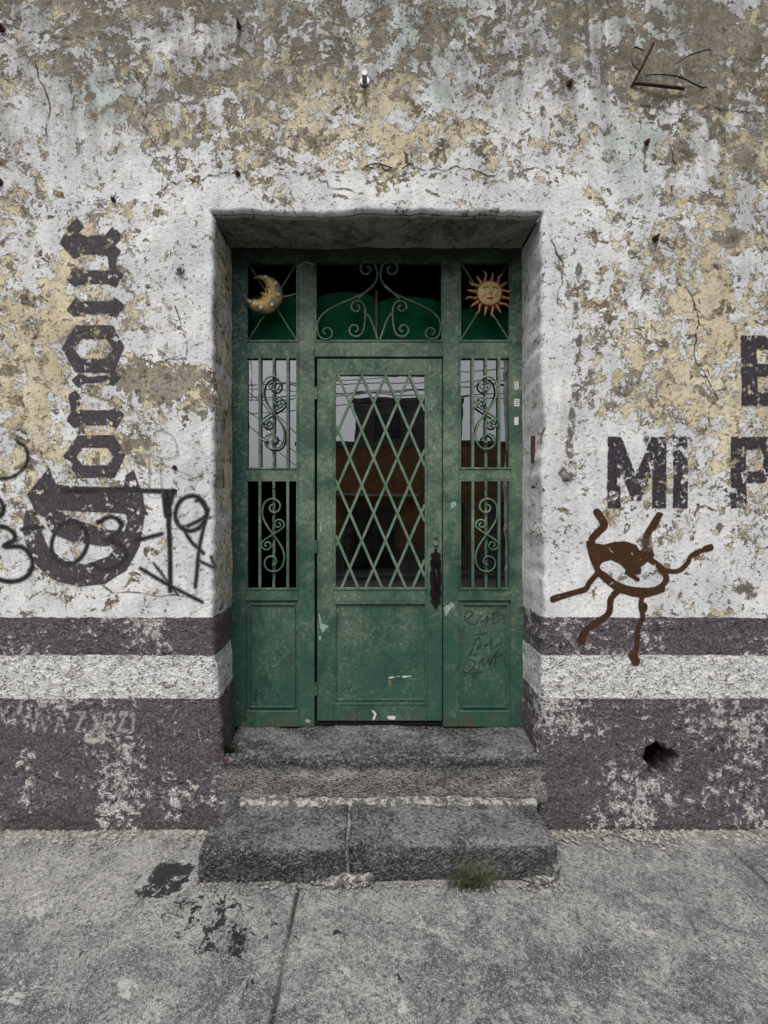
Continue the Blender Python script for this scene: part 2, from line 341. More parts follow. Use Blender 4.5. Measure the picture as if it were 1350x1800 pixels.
# ---------------------------------------------------------------- SDF marks
def catmull(pts,n=8):
    P=[np.array(p,float) for p in pts]
    if len(P)<3: return pts
    P=[2*P[0]-P[1]]+P+[2*P[-1]-P[-2]]; out=[]
    for i in range(1,len(P)-2):
        for t in np.linspace(0,1,n,endpoint=False):
            a,b,c,d=P[i-1:i+3]; out.append(tuple(.5*((2*b)+(-a+c)*t+(2*a-5*b+4*c-d)*t*t+(-a+3*b-3*c+d)*t**3)))
    out.append(tuple(P[-2])); return out
def segd(X,Y,a,b):
    ax,ay=a;bx,by=b;dx=bx-ax;dy=by-ay;L=dx*dx+dy*dy+1e-9
    t=np.clip(((X-ax)*dx+(Y-ay)*dy)/L,0,1); return np.hypot(X-ax-t*dx,Y-ay-t*dy)
def marks(name,shapes,mat,parent=None,plane='wall',stepx=1.7,pad=7,yoff=.0022):
    ap=[p for s in shapes for p in s[1]]; mw=max([s[2] for s in shapes if s[0]=='s']+[0])
    x0=min(p[0] for p in ap)-mw-pad; x1=max(p[0] for p in ap)+mw+pad; y0=min(p[1] for p in ap)-mw-pad; y1=max(p[1] for p in ap)+mw+pad
    xs=np.arange(x0,x1,stepx); ys=np.arange(y0,y1,stepx); X,Y=np.meshgrid(xs,ys); SD=np.full(X.shape,-99.)
    for s in shapes:
        pts=s[1]
        if s[0]=='s':
            d=np.full(X.shape,1e9)
            for a,b in zip(pts[:-1],pts[1:]): d=np.minimum(d,segd(X,Y,a,b))
            SD=np.maximum(SD,s[2]/2-d)
        else:
            d=np.full(X.shape,1e9); ins=np.zeros(X.shape,bool)
            for a,b in zip(pts,pts[1:]+pts[:1]):
                d=np.minimum(d,segd(X,Y,a,b))
                c=((a[1]>Y)!=(b[1]>Y)); xi=(b[0]-a[0])*(Y-a[1])/((b[1]-a[1])+1e-12)+a[0]; ins^=(c&(X<xi))
            v=np.where(ins,d,-d)
            SD=np.maximum(SD,v) if s[0]=='p' else np.minimum(SD,-v)
    keep=np.maximum.reduce([SD[:-1,:-1],SD[1:,:-1],SD[:-1,1:],SD[1:,1:]])>-pad
    idx=-np.ones(X.shape,int); js,is_=np.nonzero(keep)
    used=np.zeros(X.shape,bool)
    for a,b in ((0,0),(0,1),(1,0),(1,1)): used[js+a,is_+b]=True
    idx[used]=np.arange(used.sum())
    F=np.stack([idx[js,is_],idx[js+1,is_],idx[js+1,is_+1],idx[js,is_+1]],-1)
    ux=X[used]; uy=Y[used]
    if plane=='wall':
        wxx=wx(ux); wzz=wz(uy); yy=disp(wxx,wzz)-yoff
        yy=yy-.02*(1-sstep(0,.25,wzz))
    else: wxx=fx(ux); wzz=fz(uy); yy=np.full(ux.shape,plane)-.0012
    o=mesh_obj(name,np.stack([wxx,yy,wzz],-1),F,mat,parent); fattr(o,'sd',SD[used]); return o
MBK=mark_mat('black_sign_paint',lin(58,54,58),lin(86,82,86),.8,1.5,1.8,.59)
MBK2=mark_mat('black_block_paint',lin(46,42,48),lin(72,68,74),.95,1.5,2.4,.585)
MSP=mark_mat('black_spray',lin(26,25,27),lin(48,47,49),.12,4.5,1.2,.70,.93)
MBR=mark_mat('brown_stencil_paint',lin(58,36,22),lin(76,52,34),.2,1.2,1.8,.72)
MCR=mark_mat('crack_dark',lin(60,52,44),lin(84,76,66),0,1.4,2.6)
MWH=mark_mat('white_chalk',lin(206,204,201),lin(160,157,156),1.1,3.5,4,.58,.62)
MFA=mark_mat('faint_pencil',lin(130,130,132),lin(160,160,160),.3,2.0,1.2,.62,.45)
MRS=mark_mat('dark_seep_stain',lin(92,86,79),lin(126,118,108),1.1,3,9,.60,.8)
def minim(yc,x0,x1,h=23,t=14,sk=5):
    a=h/2
    return ('p',[(x0,yc+sk),(x0+t,yc-a-6),(x0+2*t,yc-a),(x1-2*t,yc-a),(x1-t,yc-a-5),(x1,yc-sk),(x1-t,yc+a+6),(x1-2*t,yc+a),(x0+2*t,yc+a),(x0+t,yc+a+5)])
def hexo(y0,y1,x0=112,x1=221,bt=22,ht=11):
    ym=(y0+y1)/2
    return [('p',[(x0,ym),(x0+24,y0),(x1-20,y0),(x1,ym-4),(x1-18,y1),(x0+24,y1)]),('h',[(x0+22,ym),(x0+34,y0+bt),(x1-32,y0+bt),(x1-20,ym),(x1-32,y1-bt),(x0+34,y1-bt)])]
S=[]
S+=hexo(765,840); S+=hexo(572,655,110,219,24)
S+=[('p',[(106,428),(120,400),(136,384),(148,398),(138,410),(150,416),(186,414),(198,398),(216,414),(202,432),(214,442),(200,460),(184,448),(150,448),(130,456)])]
S+=[minim(488,118,218),minim(541,118,219)]
S+=[('p',[(190,448),(204,452),(206,476),(194,480)])]
S+=[('p',[(126,668),(140,657),(156,663),(190,660),(204,652),(214,664),(200,678),(184,672),(150,674),(138,682)])]
S+=[minim(734,116,219,26),('p',[(120,694),(134,686),(144,700),(138,720),(124,722)])]
S+=[('p',[(46,868),(86,822),(98,852),(240,860),(250,884),(262,905),(98,896),(84,912),(60,900)])]
S+=[('p',[(44,896),(40,930),(48,965),(68,998),(98,1021),(140,1031),(185,1026),(222,1002),(246,960),(256,905),(252,868),(236,826),(222,836),(216,880),(226,915),(214,950),(190,978),(150,992),(112,985),(84,960),(70,930),(64,900)])]
S+=[('p',[(76,905),(98,896),(130,912),(185,930),(236,936),(240,956),(180,960),(120,950),(88,935)])]
marks('blackletter_lettering',S,MBK,None)
def st(pts,w=7,sm=True): return ('s',catmull(pts) if sm else pts,w)
def ell(cx,cy,rx,ry,a0=0,a1=380,rot=0):
    o=[]
    for a in np.linspace(math.radians(a0),math.radians(a1),30):
        x=rx*math.cos(a);y=ry*math.sin(a); o.append((cx+x*math.cos(rot)-y*math.sin(rot),cy+x*math.sin(rot)+y*math.cos(rot)))
    return ('s',o,7)
G=[st([(-30,935),(0,925),(22,934),(26,948),(8,960),(40,962),(57,985),(50,1010),(22,1022),(-14,1016)],8),st([(38,930),(74,927)],6),
   ell(122,954,31,38,-60,330,.3),
   st([(172,918),(196,908),(214,920),(204,940),(184,950),(208,954),(222,974),(206,996),(180,1002),(164,992)],7),st([(240,950),(285,938)],7),
   st([(110,862),(200,861),(306,864)],9),st([(304,862),(300,885),(297,885),(299,960),(299,1038)],8),st([(292,870),(296,905)],15),
   ell(336,902,27,31,-100,290,.2),st([(345,880),(352,880),(362,905),(330,925)],6),
   st([(322,925),(335,950),(358,972)],6),st([(366,895),(352,955),(346,1005),(343,1032)],6),st([(352,986),(376,996),(372,978)],5),
   st([(246,999),(300,1030),(355,1058)],6),st([(270,990),(312,1045)],4),
   st([(-10,842),(20,838),(44,818),(47,790),(30,776)],5),st([(-20,870),(0,880),(5,900),(-8,912)],7)]
marks('spray_graffiti',G,MSP)
B=[('p',[(1068,893),(1068,768),(1092,768),(1118,835),(1144,768),(1170,768),(1170,893),(1146,893),(1146,826),(1126,880),(1110,880),(1091,826),(1091,893)]),
   ('p',[(1182,768),(1207,768),(1207,893),(1182,893)]),
   ('p',[(1283,768),(1345,768),(1364,782),(1366,830),(1350,848),(1310,850),(1310,893),(1283,893)]),('h',[(1310,790),(1336,790),(1341,798),(1341,820),(1334,828),(1310,828)])]
marks('painted_block_lettering',B,MBK2)
marks('painted_block_lettering.001',[('p',[(1302,590),(1372,590),(1372,614),(1330,614),(1330,640),(1364,640),(1364,662),(1330,662),(1330,690),(1372,690),(1372,714),(1302,714)])],MBK2)
A=[st([(1049,900),(1058,914),(1062,924),(1050,936),(1040,948),(1040,968)],13),st([(1158,906),(1148,922),(1136,942),(1134,956)],12),('p',[(1158,900),(1166,903),(1150,934),(1138,926)]),
   ('p',[(1030,950),(1046,955),(1062,957),(1080,952),(1100,951),(1118,958),(1124,968),(1132,960),(1146,964),(1150,976),(1138,986),(1126,996),(1126,1008),(1112,1012),(1100,1004),(1092,992),(1072,984),(1058,988),(1050,1000),(1040,992),(1034,975)]),
   st([(1044,985),(1052,1004),(1074,1022),(1110,1036),(1150,1036),(1170,1020),(1164,1000),(1146,986),(1128,974)],10),
   st([(1058,1010),(1090,1034),(1130,1043),(1162,1034)],14),st([(1102,1006),(1120,1018)],8),
   st([(1160,1002),(1190,1004),(1208,990),(1216,976),(1246,963)],8),('s',[(1240,965),(1248,962)],12),
   st([(1050,1008),(1036,1024),(1028,1036),(1000,1044),(974,1052)],10),('s',[(972,1053),(980,1050)],12),
   st([(1088,1036),(1074,1052),(1070,1078),(1048,1094),(1030,1108),(1022,1124)],11),('s',[(1024,1116),(1022,1126)],14),
   st([(1130,1042),(1126,1062),(1130,1085),(1122,1104),(1120,1130),(1114,1160)],9),('s',[(1112,1152),(1116,1162)],16),('s',[(1131,1066),(1131,1070)],14)]
marks('stencil_creature_graffiti',A,MBR)
def let(ch,x,y,h=30,w=18):
    T={'V':[[(0,0),(.5,1),(1,0)]],'A':[[(0,1),(.5,0),(1,1)],[(.2,.6),(.8,.6)]],'Z':[[(0,0),(1,0),(0,1),(1,1)]],'E':[[(1,0),(0,0),(0,1),(1,1)],[(0,.5),(.8,.5)]],'L':[[(0,0),(0,1),(1,1)]],'1':[[(.2,.2),(.5,0),(.5,1)]]}
    return [('s',[(x+a*w,y+b*h) for a,b in s],5) for s in T[ch]]
W=[]
for i,(ch,x) in enumerate(zip('VVAZAEZ1',[52,72,98,134,160,186,208,230])): W+=let(ch,x,1252+(i%3)*2,32 if ch!='1' else 28,16 if ch!='1' else 10)
marks('chalk_lettering',W,MWH)
fa=[st([(228,795),(235,765),(270,755),(305,768),(312,800),(290,806),(262,800),(240,812),(228,795)],3),st([(262,802),(264,850),(262,872),(285,872),(283,840),(285,806)],3),st([(285,815),(330,835),(350,845)],2.5),st([(250,775),(262,785),(256,795)],2.5)]
marks('faint_wall_drawing',fa,MFA)
def rag(pts,amp=5,n=5,seed=1):
    r=random.Random(seed); o=[]
    for a,b in zip(pts[:-1],pts[1:]):
        for i in range(n):
            t=i/n; o.append((a[0]+(b[0]-a[0])*t+r.uniform(-amp,amp),a[1]+(b[1]-a[1])*t+r.uniform(-amp,amp)))
    o.append(pts[-1]); return ('s',o,r.uniform(1.0,1.9))
cr=[rag(p,4,5,i) for i,p in enumerate([[(284,342),(292,326),(318,318),(352,316),(390,306),(430,300)],[(640,296),(664,292),(690,300),(716,284),(712,270)],[(470,310),(560,302),(640,296)],
    [(716,284),(740,300),(800,296),(870,310)],[(12,45),(70,60),(150,70)],[(1175,250),(1190,300),(1180,350)],
    [(60,110),(90,180),(80,260)],[(376,480),(383,560),(380,640)],[(1120,180),(1180,200),(1250,186),(1345,200)],[(560,310),(580,330),(640,340)],
    [(20,1440),(70,1425),(130,1440),(200,1432)],[(230,120),(260,160),(250,220),(280,260)],[(820,60),(850,110),(840,160)],[(970,420),(990,470),(980,540)],[(120,980),(200,1040),(330,1050)],[(1200,500),(1230,560),(1215,620),(1260,700)],[(310,540),(330,600),(318,660)],[(1260,1290),(1290,1340),(1280,1400)]])]
marks('cracks',cr,MCR,WALL)
ss=[('s',[(1018,465),(1012,510),(1010,560)],8),('s',[(1018,590),(1014,640)],7),('s',[(1012,680),(1004,740),(1000,800)],11),('s',[(990,830),(998,838)],18),('s',[(1120,95),(1125,150)],8),('s',[(1132,250),(1134,300)],6),('s',[(640,155),(642,185)],5),('s',[(420,55),(416,90)],5),('s',[(1132,950),(1136,960)],24),('s',[(1300,1030),(1318,1040)],26),('s',[(1030,0),(1034,120)],8),('s',[(1060,40),(1058,160)],6)]
marks('seep_stains',ss,MRS,WALL)

# ---------------------------------------------------------------- steps
def rough_box(x0,x1,y0,y1,z0,z1,R,amp,cell=.014,seed=1):
    V=[];F=[]
    def grid(o,u,v):
        nu=max(2,int(np.linalg.norm(u)/cell)); nv=max(2,int(np.linalg.norm(v)/cell)); b=len(V)
        for j in range(nv+1):
            for i in range(nu+1): V.append(np.array(o)+np.array(u)*i/nu+np.array(v)*j/nv)
        for j in range(nv):
            for i in range(nu): a=b+j*(nu+1)+i; F.append((a,a+1,a+nu+2,a+nu+1))
    dx,dy,dz=x1-x0,y1-y0,z1-z0
    grid((x0,y0,z0),(dx,0,0),(0,0,dz)); grid((x1,y1,z0),(-dx,0,0),(0,0,dz)); grid((x0,y1,z0),(0,-dy,0),(0,0,dz)); grid((x1,y0,z0),(0,dy,0),(0,0,dz)); grid((x0,y0,z1),(dx,0,0),(0,dy,0)); grid((x0,y1,z0),(dx,0,0),(0,-dy,0))
    A=np.array(V); lo=np.array([x0,y0,z0])+R; hi=np.array([x1,y1,z1])-R; C=np.clip(A,lo,hi); D=A-C; n=np.linalg.norm(D,axis=1,keepdims=True)+1e-9; A=C+D/n*R
    s=sines(A[:,0]+A[:,1]*.7,A[:,2]+A[:,1]*.9,seed,[9,22,47,95,170],.78)
    s2=np.minimum(sines(A[:,0],A[:,1]+A[:,2],seed+5,[14,33,70],.8),0)
    A=A+D/n*(amp*s+amp*1.6*s2)[:,None]
    return A,F
def join_meshes(name,parts,mat,parent=None):
    V=[];F=[]
    for A,f in parts:
        n=len(V); V+=list(A); F+=[tuple(i+n for i in q) for q in f]
    o=mesh_obj(name,V,F,mat,parent); bm=bmesh.new(); bm.from_mesh(o.data); bmesh.ops.remove_doubles(bm,verts=bm.verts,dist=.0006); bm.to_mesh(o.data); bm.free(); return o
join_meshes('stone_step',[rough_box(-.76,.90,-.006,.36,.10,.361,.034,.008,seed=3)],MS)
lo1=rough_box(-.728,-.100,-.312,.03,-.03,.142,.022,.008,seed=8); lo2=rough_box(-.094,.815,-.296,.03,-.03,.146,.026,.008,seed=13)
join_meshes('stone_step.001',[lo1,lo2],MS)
k=M('pale_mortar'); n=k.noise(30,5,.75); n2=k.noise(110,3,.7)
c=k.mix(k.step(n,.44,.56),lin(96,95,92),lin(182,180,174)); c=k.mix(k.mul(k.step(n2,.5,.62),.6),c,lin(74,73,71))
MMO=k.done(k.pbr(c,.95,0,k.bump(k.add(n,n2),.012,1),.2))
def lump(cx,cy,cz,rx,ry,rz,seed,n=26):
    V=[];F=[]
    for j in range(n+1):
        for i in range(n*2):
            ph=math.pi*j/n; th=math.pi*i/n; p=np.array([math.sin(ph)*math.cos(th),math.sin(ph)*math.sin(th),math.cos(ph)])
            kk=1+.40*float(sines(np.array(p[0]+p[2]*.3),np.array(p[1]+p[2]),seed,[3,6,12,24],.85))
            V.append(np.array([cx,cy,cz])+p*kk*np.array([rx,ry,rz]))
    m=n*2
    for j in range(n):
        for i in range(m): F.append((j*m+i,(j+1)*m+i,(j+1)*m+(i+1)%m,j*m+(i+1)%m))
    return V,F
lum=[lump(-.097,-.15,.124,.008,.15,.014,1),lump(-.097,-.292,.07,.013,.012,.055,4),lump(-.11,-.318,.010,.065,.028,.030,2),lump(-.04,-.312,.006,.055,.024,.022,9),lump(.72,-.30,-.004,.06,.03,.018,12),lump(-.17,-.322,.0,.06,.02,.016,19),lump(.80,-.28,.03,.02,.02,.05,22)]
lum.append(rough_box(-.655,.83,-.052,.03,.10,.158,.022,.007,seed=41,cell=.01))
join_meshes('mortar_patch',lum,MMO)
# ---------------------------------------------------------------- sidewalk / street
def ground():
    xs=np.unique(np.round(np.concatenate([np.arange(-30,-2.4,1.2),np.arange(-2.4,2.5,.02),[-.318,-.311,-.304,-.297,-.29,-.282,1.665,1.672,1.68,1.688,1.695],np.arange(2.6,30.1,1.2)]),4))
    ys=np.unique(np.round(np.concatenate([np.arange(-3.0,-1.6,.1),np.arange(-1.6,.06,.02)]),4))
    X,Y=np.meshgrid(xs,ys); wob=.007*sines(Y,Y*0,77,[5,14,37],.7)
    Z=.008*sines(X,Y,61,[2,5,11,26],.75)-.004
    Xo=X+wob*(np.exp(-((X+.3)/.1)**2)+np.exp(-((X-1.68)/.1)**2))
    j=np.exp(-((X+.3)/.0085)**4)*(Y<-.30)+np.exp(-((X-1.68)/.009)**4)
    j=j*np.clip(.85+.5*sines(Y,Y*0,78,[9,25],.8),.3,1)
    Z=Z-.018*j
    s=np.zeros(X.shape)
    def bl(px,py,r,a,e=1):
        nonlocal s; gx,gy=gp(px,py); s=s+a*np.exp(-(((X-gx)/(r*e))**2+((Y-gy)/r)**2))
    bl(300,1532,.085,1.1,1.3); bl(345,1600,.13,.5,1.3); bl(400,1650,.13,.5,1.2); bl(590,1630,.04,.5); bl(260,1575,.09,.5); bl(700,1720,.1,.2)
    gx,gy=gp(150,1560)
    g=np.exp(-(((X-gx)/.6)**2+((Y-gy)/.25)**2))+.6*np.exp(-(((X-.6)/.5)**2+((Y+.45)/.15)**2))
    V=np.stack([Xo,Y,Z],-1).reshape(-1,3); nx=len(xs); F=[(b*nx+a,b*nx+a+1,(b+1)*nx+a+1,(b+1)*nx+a) for b in range(len(ys)-1) for a in range(nx-1)]
    o=mesh_obj('sidewalk',V,F,MGR); fattr(o,'s',s.reshape(-1)); fattr(o,'j',np.clip(j,0,1).reshape(-1)); fattr(o,'g',g.reshape(-1)); return o
SWK=ground()
MCON=simple('kerb_concrete',(.33,.33,.32),(.2,.2,.2),.9)
boxes_obj('kerb',[(-30,30,-3.16,-3.0,-.3,-.002)],MCON,SWK,.012)
MAS=simple('asphalt',(.055,.055,.057),(.035,.035,.036),.9,0,60,.006)
mesh_obj('road',[(-60,-10,-.13),(60,-10,-.13),(60,-3.1,-.13),(-60,-3.1,-.13)],[(0,1,2,3)],MAS,None,False)
MEA=simple('dry_ground',(.22,.20,.17),(.15,.14,.12),.95,0,2)
mesh_obj('ground',[(-600,-600,-.16),(600,-600,-.16),(600,600,-.16),(-600,600,-.16)],[(0,1,2,3)],MEA,None,False)
boxes_obj('opposite_sidewalk',[(-40,40,-12.0,-10,-.3,0)],simple('dark_paving',(.12,.12,.12),(.08,.08,.08),.9),None,.02)
# ---------------------------------------------------------------- opposite buildings
MOR=simple('ochre_stucco',lin(158,110,66),lin(120,84,54),.9,0,3); MGB=simple('gray_block_stucco',lin(110,108,106),lin(84,82,80),.9,0,3); MGL=simple('dark_window',(.02,.022,.025),(.015,.015,.018),.15)
MWT=simple('white_stucco',lin(190,188,182),lin(150,148,142),.9,0,3)
def building(name,x0,x1,y,dep,h,mat,wins,par=.15):
    e=empty(name)
    boxes_obj('walls',[(x0,x1,y-dep,y,-.1,h)],mat,e,.02)
    boxes_obj('roof_parapet',[(x0-.05,x1+.05,y-.25,y+.06,h+.003,h+par)],MGB,e,.01)
    boxes_obj('windows',[(a,b,y+.004,y+.03,c,d) for a,b,c,d in wins],MGL,e,.005)
    boxes_obj('window_frames',[q for a,b,c,d in wins for q in ((a-.08,a,y+.003,y+.07,c-.08,d+.08),(b,b+.08,y+.003,y+.07,c-.08,d+.08),(a,b,y+.003,y+.07,d,d+.08),(a,b,y+.003,y+.07,c-.08,c))],MGB,e,.005)
    return e
ob=building('ochre_building',-2.6,7.5,-12,7,4.4,MOR,[(-.9,.9,.0,2.2),(2.2,3.4,.9,2.3),(4.4,5.6,.9,2.3)])
boxes_obj('awning',[(-1.3,1.6,-12,-11.2,2.55,2.62)],MWT,ob,.01)
boxes_obj('base_course',[(-2.6,-.98,-11.995,-11.96,0,.75),(.98,7.5,-11.995,-11.96,0,.75)],MGB,ob,.01)
building('gray_block_building',-.6,3.6,-13.2,5,6.3,MGB,[(.2,1.2,4.9,5.8),(2.2,3.0,4.9,5.8)])
building('white_building',-11,-2.7,-12,7,3.1,MWT,[(-9.6,-8.4,.9,2.2),(-7,-6,.0,2.3),(-5,-3.9,.9,2.2)])
building('gray_block_building.001',7.6,16,-12,7,5.6,MGB,[(8.6,9.8,.9,2.3),(11,12.2,.9,2.3)])
MWI=simple('black_cable',(.02,.02,.02),None,.5)
def curve(name,pts,r,mat,parent=None,cyc=False):
    c=bpy.data.curves.new(name,'CURVE'); c.dimensions='3D'; c.bevel_depth=r; c.bevel_resolution=3; c.use_fill_caps=True
    sets=pts if isinstance(pts[0][0],(tuple,list,np.ndarray)) else [pts]
    for pp in sets:
        s=c.splines.new('POLY'); s.points.add(len(pp)-1)
        for q,p in zip(s.points,pp): q.co=(*[float(v) for v in p],1)
        s.use_smooth=True
    c.materials.append(mat); return link(bpy.data.objects.new(name,c),parent)
pl=[]
for (za,zb,yy) in ((5.0,6.6,-9.6),(5.3,6.5,-9.7),(5.6,6.9,-9.5),(6.2,6.3,-9.8),(4.4,6.4,-9.4),(6.6,5.4,-9.9)):
    pl.append([(-14+26*t,yy,za+(zb-za)*t-1.6*t*(1-t)) for t in np.linspace(0,1,24)])
for (xa,xb,za,zb) in ((-6,-1.5,7.2,3.2),(-6,-1.8,6.6,3.0),(-5.6,-1.4,7.4,3.9)):
    pl.append([(xa+(xb-xa)*t,-10.4-1.5*t,za+(zb-za)*t-.5*t*(1-t)) for t in np.linspace(0,1,12)])
curve('power_lines',pl,.014,MWI)
pole=simple('pole_concrete',(.3,.3,.29),None,.9)
po=empty('utility_pole'); curve('shaft',[(-5.6,-10.4,-.1),(-5.6,-10.4,8)],.11,pole,po); boxes_obj('crossarm',[(-6.4,-4.8,-10.5,-10.4,7.2,7.32)],pole,po)
# ---------------------------------------------------------------- DOOR
D=empty('green_metal_door'); YF=RV
def fb(a,b,c,d,y0=YF,y1=YF+.045): return (fx(a),fx(b),y0,y1,fz(d),fz(c))
bl=[fb(402,432,432,1278),fb(898,922,432,1278),fb(432,898,432,457),
    fb(524,553,457,1278),fb(779,807,457,1278),
    fb(432,524,601,627),fb(553,779,601,627),fb(807,898,601,627),
    fb(432,524,825,843),fb(807,898,825,843),fb(432,524,1037,1056),fb(807,898,1037,1056),fb(432,524,1250,1278),fb(807,898,1250,1278)]
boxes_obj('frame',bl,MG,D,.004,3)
def bead(a,b,c,d,y=YF-.004,t=3.2):
    return [fb(a,a+t,c,d,y,YF+.02),fb(b-t,b,c,d,y,YF+.02),fb(a+t,b-t,c,c+t,y,YF+.02),fb(a+t,b-t,d-t,d,y,YF+.02)]
ops=[(432,524,457,601),(553,779,457,601),(807,898,457,601),(432,524,627,825),(807,898,627,825),(432,524,843,1037),(807,898,843,1037)]
bb=[]
for o in ops: bb+=bead(*o)
for (a,b,c,d) in ((437,519,1061,1245),(812,893,1061,1245)): bb+=bead(a,b,c,d,YF+.002,3)
boxes_obj('glazing_beads',bb,MG,D,.0015)
boxes_obj('lower_panels',[fb(432,524,1056,1250,YF+.012,YF+.018),fb(807,898,1056,1250,YF+.012,YF+.018)],MG,D,0)
YL=YF+.004
leaf=[fb(557,586,630,1268,YL,YL+.04),fb(751,777.5,630,1268,YL,YL+.04),fb(586,751,630,655,YL,YL+.04),fb(586,751,1037,1058,YL,YL+.04),fb(586,751,1240,1268,YL,YL+.04)]
boxes_obj('leaf_frame',leaf,MG,D,.004,3)
boxes_obj('leaf_panel',[fb(586,751,1058,1240,YL+.010,YL+.016)],MG,D,0)
boxes_obj('leaf_beads',bead(586,751,655,1037,YL-.005,4)+bead(586,751,1058,1240,YL-.003,4)+[fb(590,747,1230,1233,YL+.004,YL+.012)],MG,D,.0015)
boxes_obj('threshold_gap_shade',[fb(553,779,1268.5,1277,YF+.02,YF+.05)],MDK,D,0)  # black strip painted in for the shade below the leaf
def clipseg(p,q,a,b,c,d):
    t0,t1=0.,1.; dx=q[0]-p[0]; dy=q[1]-p[1]
    for P,Q in ((-dx,p[0]-a),(dx,b-p[0]),(-dy,p[1]-c),(dy,d-p[1])):
        if P<0: t0=max(t0,Q/P)
        elif P>0: t1=min(t1,Q/P)
        elif Q<0: return None
    if t1-t0<.01: return None
    return (p[0]+dx*t0,p[1]+dy*t0),(p[0]+dx*t1,p[1]+dy*t1)
V=[];F=[]
def flatbar(p,q,w,y0,y1):
    x0,z0,x1,z1=fx(p[0]),fz(p[1]),fx(q[0]),fz(q[1]); L=math.hypot(x1-x0,z1-z0); nx_,nz_=-(z1-z0)/L*w/2,(x1-x0)/L*w/2; n=len(V)
    for yy in (y0,y1):
        for (x,z) in ((x0,z0),(x1,z1)):
            V.append((x+nx_,yy,z+nz_)); V.append((x-nx_,yy,z-nz_))
    F.extend([(n,n+2,n+3,n+1),(n+4,n+5,n+7,n+6),(n,n+4,n+6,n+2),(n+1,n+3,n+7,n+5),(n,n+1,n+5,n+4),(n+2,n+6,n+7,n+3)])
A0,B0,C0,D0=590,747,659,1033; pw=(B0-A0)/3.75; ph=(D0-C0)/3.85
MLAT=green_material('green_lattice_paint',.35)
for k_ in range(-6,14):
    for sgn,y0 in ((1,YL-.003),(-1,YL+.0015)):
        xs0=A0+4+k_*pw; p=(xs0,C0); q=(xs0+sgn*pw*3.85,D0)
        r=clipseg(p,q,A0,B0,C0,D0)
        if r: flatbar(r[0],r[1],.0145,y0,y0+.004)
o=mesh_obj('lattice_grille',V,F,MLAT,D,False); bm=bmesh.new(); bm.from_mesh(o.data); bmesh.ops.recalc_face_normals(bm,faces=bm.faces); bm.to_mesh(o.data); bm.free()
m=o.modifiers.new('b','BEVEL'); m.width=.001; m.segments=1
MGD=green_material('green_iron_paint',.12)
bars=[]
for xc in (457,506,831,877):
    for (c,d) in ((629,823),(845,1035)): bars.append(fb(xc-2.4,xc+2.4,c,d,YF-.006,YF+.006))
boxes_obj('vertical_bars',bars,MGD,D,.0015)
def twisted(xc,c,d):
    V=[];F=[];z0,z1=fz(d),fz(c);n=110
    for i in range(n+1):
        t=i/n; an=0 if (t<.08 or t>.92) else (t-.08)/.84*math.pi*5
        for q in range(4):
            a=an+math.pi/4+q*math.pi/2; V.append((fx(xc)+.009*math.cos(a),YF+.009*math.sin(a),z0+(z1-z0)*t))
    for i in range(n):
        for q in range(4): F.append((i*4+q,i*4+(q+1)%4,(i+1)*4+(q+1)%4,(i+1)*4+q))
    return V,F
tw=[twisted(x,c,d) for x in (481.5,854) for c,d in ((629,823),(845,1035))]
V=[];F=[]
for a,f in tw:
    n=len(V); V+=a; F+=[tuple(i+n for i in q) for q in f]
mesh_obj('twisted_bars',V,F,MGD,D,False)
def spiral(cx,cy,r,a,d,turns=1.25,n=36):
    o=[]
    for t in np.linspace(0,1,n):
        an=math.radians(a)+d*t*turns*2*math.pi; rr=r*(1-.78*t**.9); o.append((cx+rr*math.cos(an),cy+rr*math.sin(an)))
    return o
def scroll(s1,s2,k=1.0):
    A=spiral(*s1)[::-1]; B=spiral(*s2)
    p0=np.array(A[-1]);p1=np.array(B[0]); t0=p0-np.array(A[-2]); t1=np.array(B[1])-p1; L=np.linalg.norm(p1-p0)*k
    t0=t0/np.linalg.norm(t0)*L; t1=t1/np.linalg.norm(t1)*L; mid=[]
    for t in np.linspace(0,1,24)[1:-1]:
        mid.append(tuple((2*t**3-3*t*t+1)*p0+(t**3-2*t*t+t)*t0+(-2*t**3+3*t*t)*p1+(t**3-t*t)*t1))
    return A+mid+B
def to3(pts,y): return [(fx(p[0]),y,fz(p[1])) for p in pts]
scs=[]
for xc,mr in ((481.5,1),(854,-1)):
    for yb in (0,214):
        def q(dx,y): return (xc+mr*dx,y+yb)
        def mk(c,r,a,d): 
            aa=a if mr==1 else 180-a
            return (*c,r,aa,d*mr)
        scs.append(scroll(mk(q(0,678),18,180,1),mk(q(-2,774),20,0,1),1.1))
        scs.append(scroll(mk(q(9,708),10,0,-1),mk(q(-11,744),10,180,-1),.6))
curve('side_scrolls',[to3(s,YF-.014) for s in scs],.0052,MGD,D)
cs=[]
for mr in (1,-1):
    def mk(cx,cy,r,a,d): return (666+mr*(cx-666),cy,r,a if mr==1 else 180-a,d*mr)
    cs.append(scroll(mk(645,474,17,0,-1),mk(574,585,15,180,-1),1.25))
    cs.append(scroll(mk(627,541,14,0,-1),mk(624,580,15,0,1),.7))
    cs.append([(666+mr*(658-666),500),(666+mr*(630-666),526)])
    cs.append([(666+mr*x,y) for x,y in catmull([(-2,598),(-8,580),(-16,560),(-26,548)])])
curve('transom_scrolls',[to3(s,YF-.004) for s in cs],.0055,MG,D)
xb=[]
for (a,b) in ((434,522),(809,896)):
    xb+= [[(fx(a),YF+.004,fz(459)),(fx(b),YF+.004,fz(599))],[(fx(b),YF+.012,fz(459)),(fx(a),YF+.012,fz(599))]]
curve('transom_cross_bars',xb,.0048,MG,D)
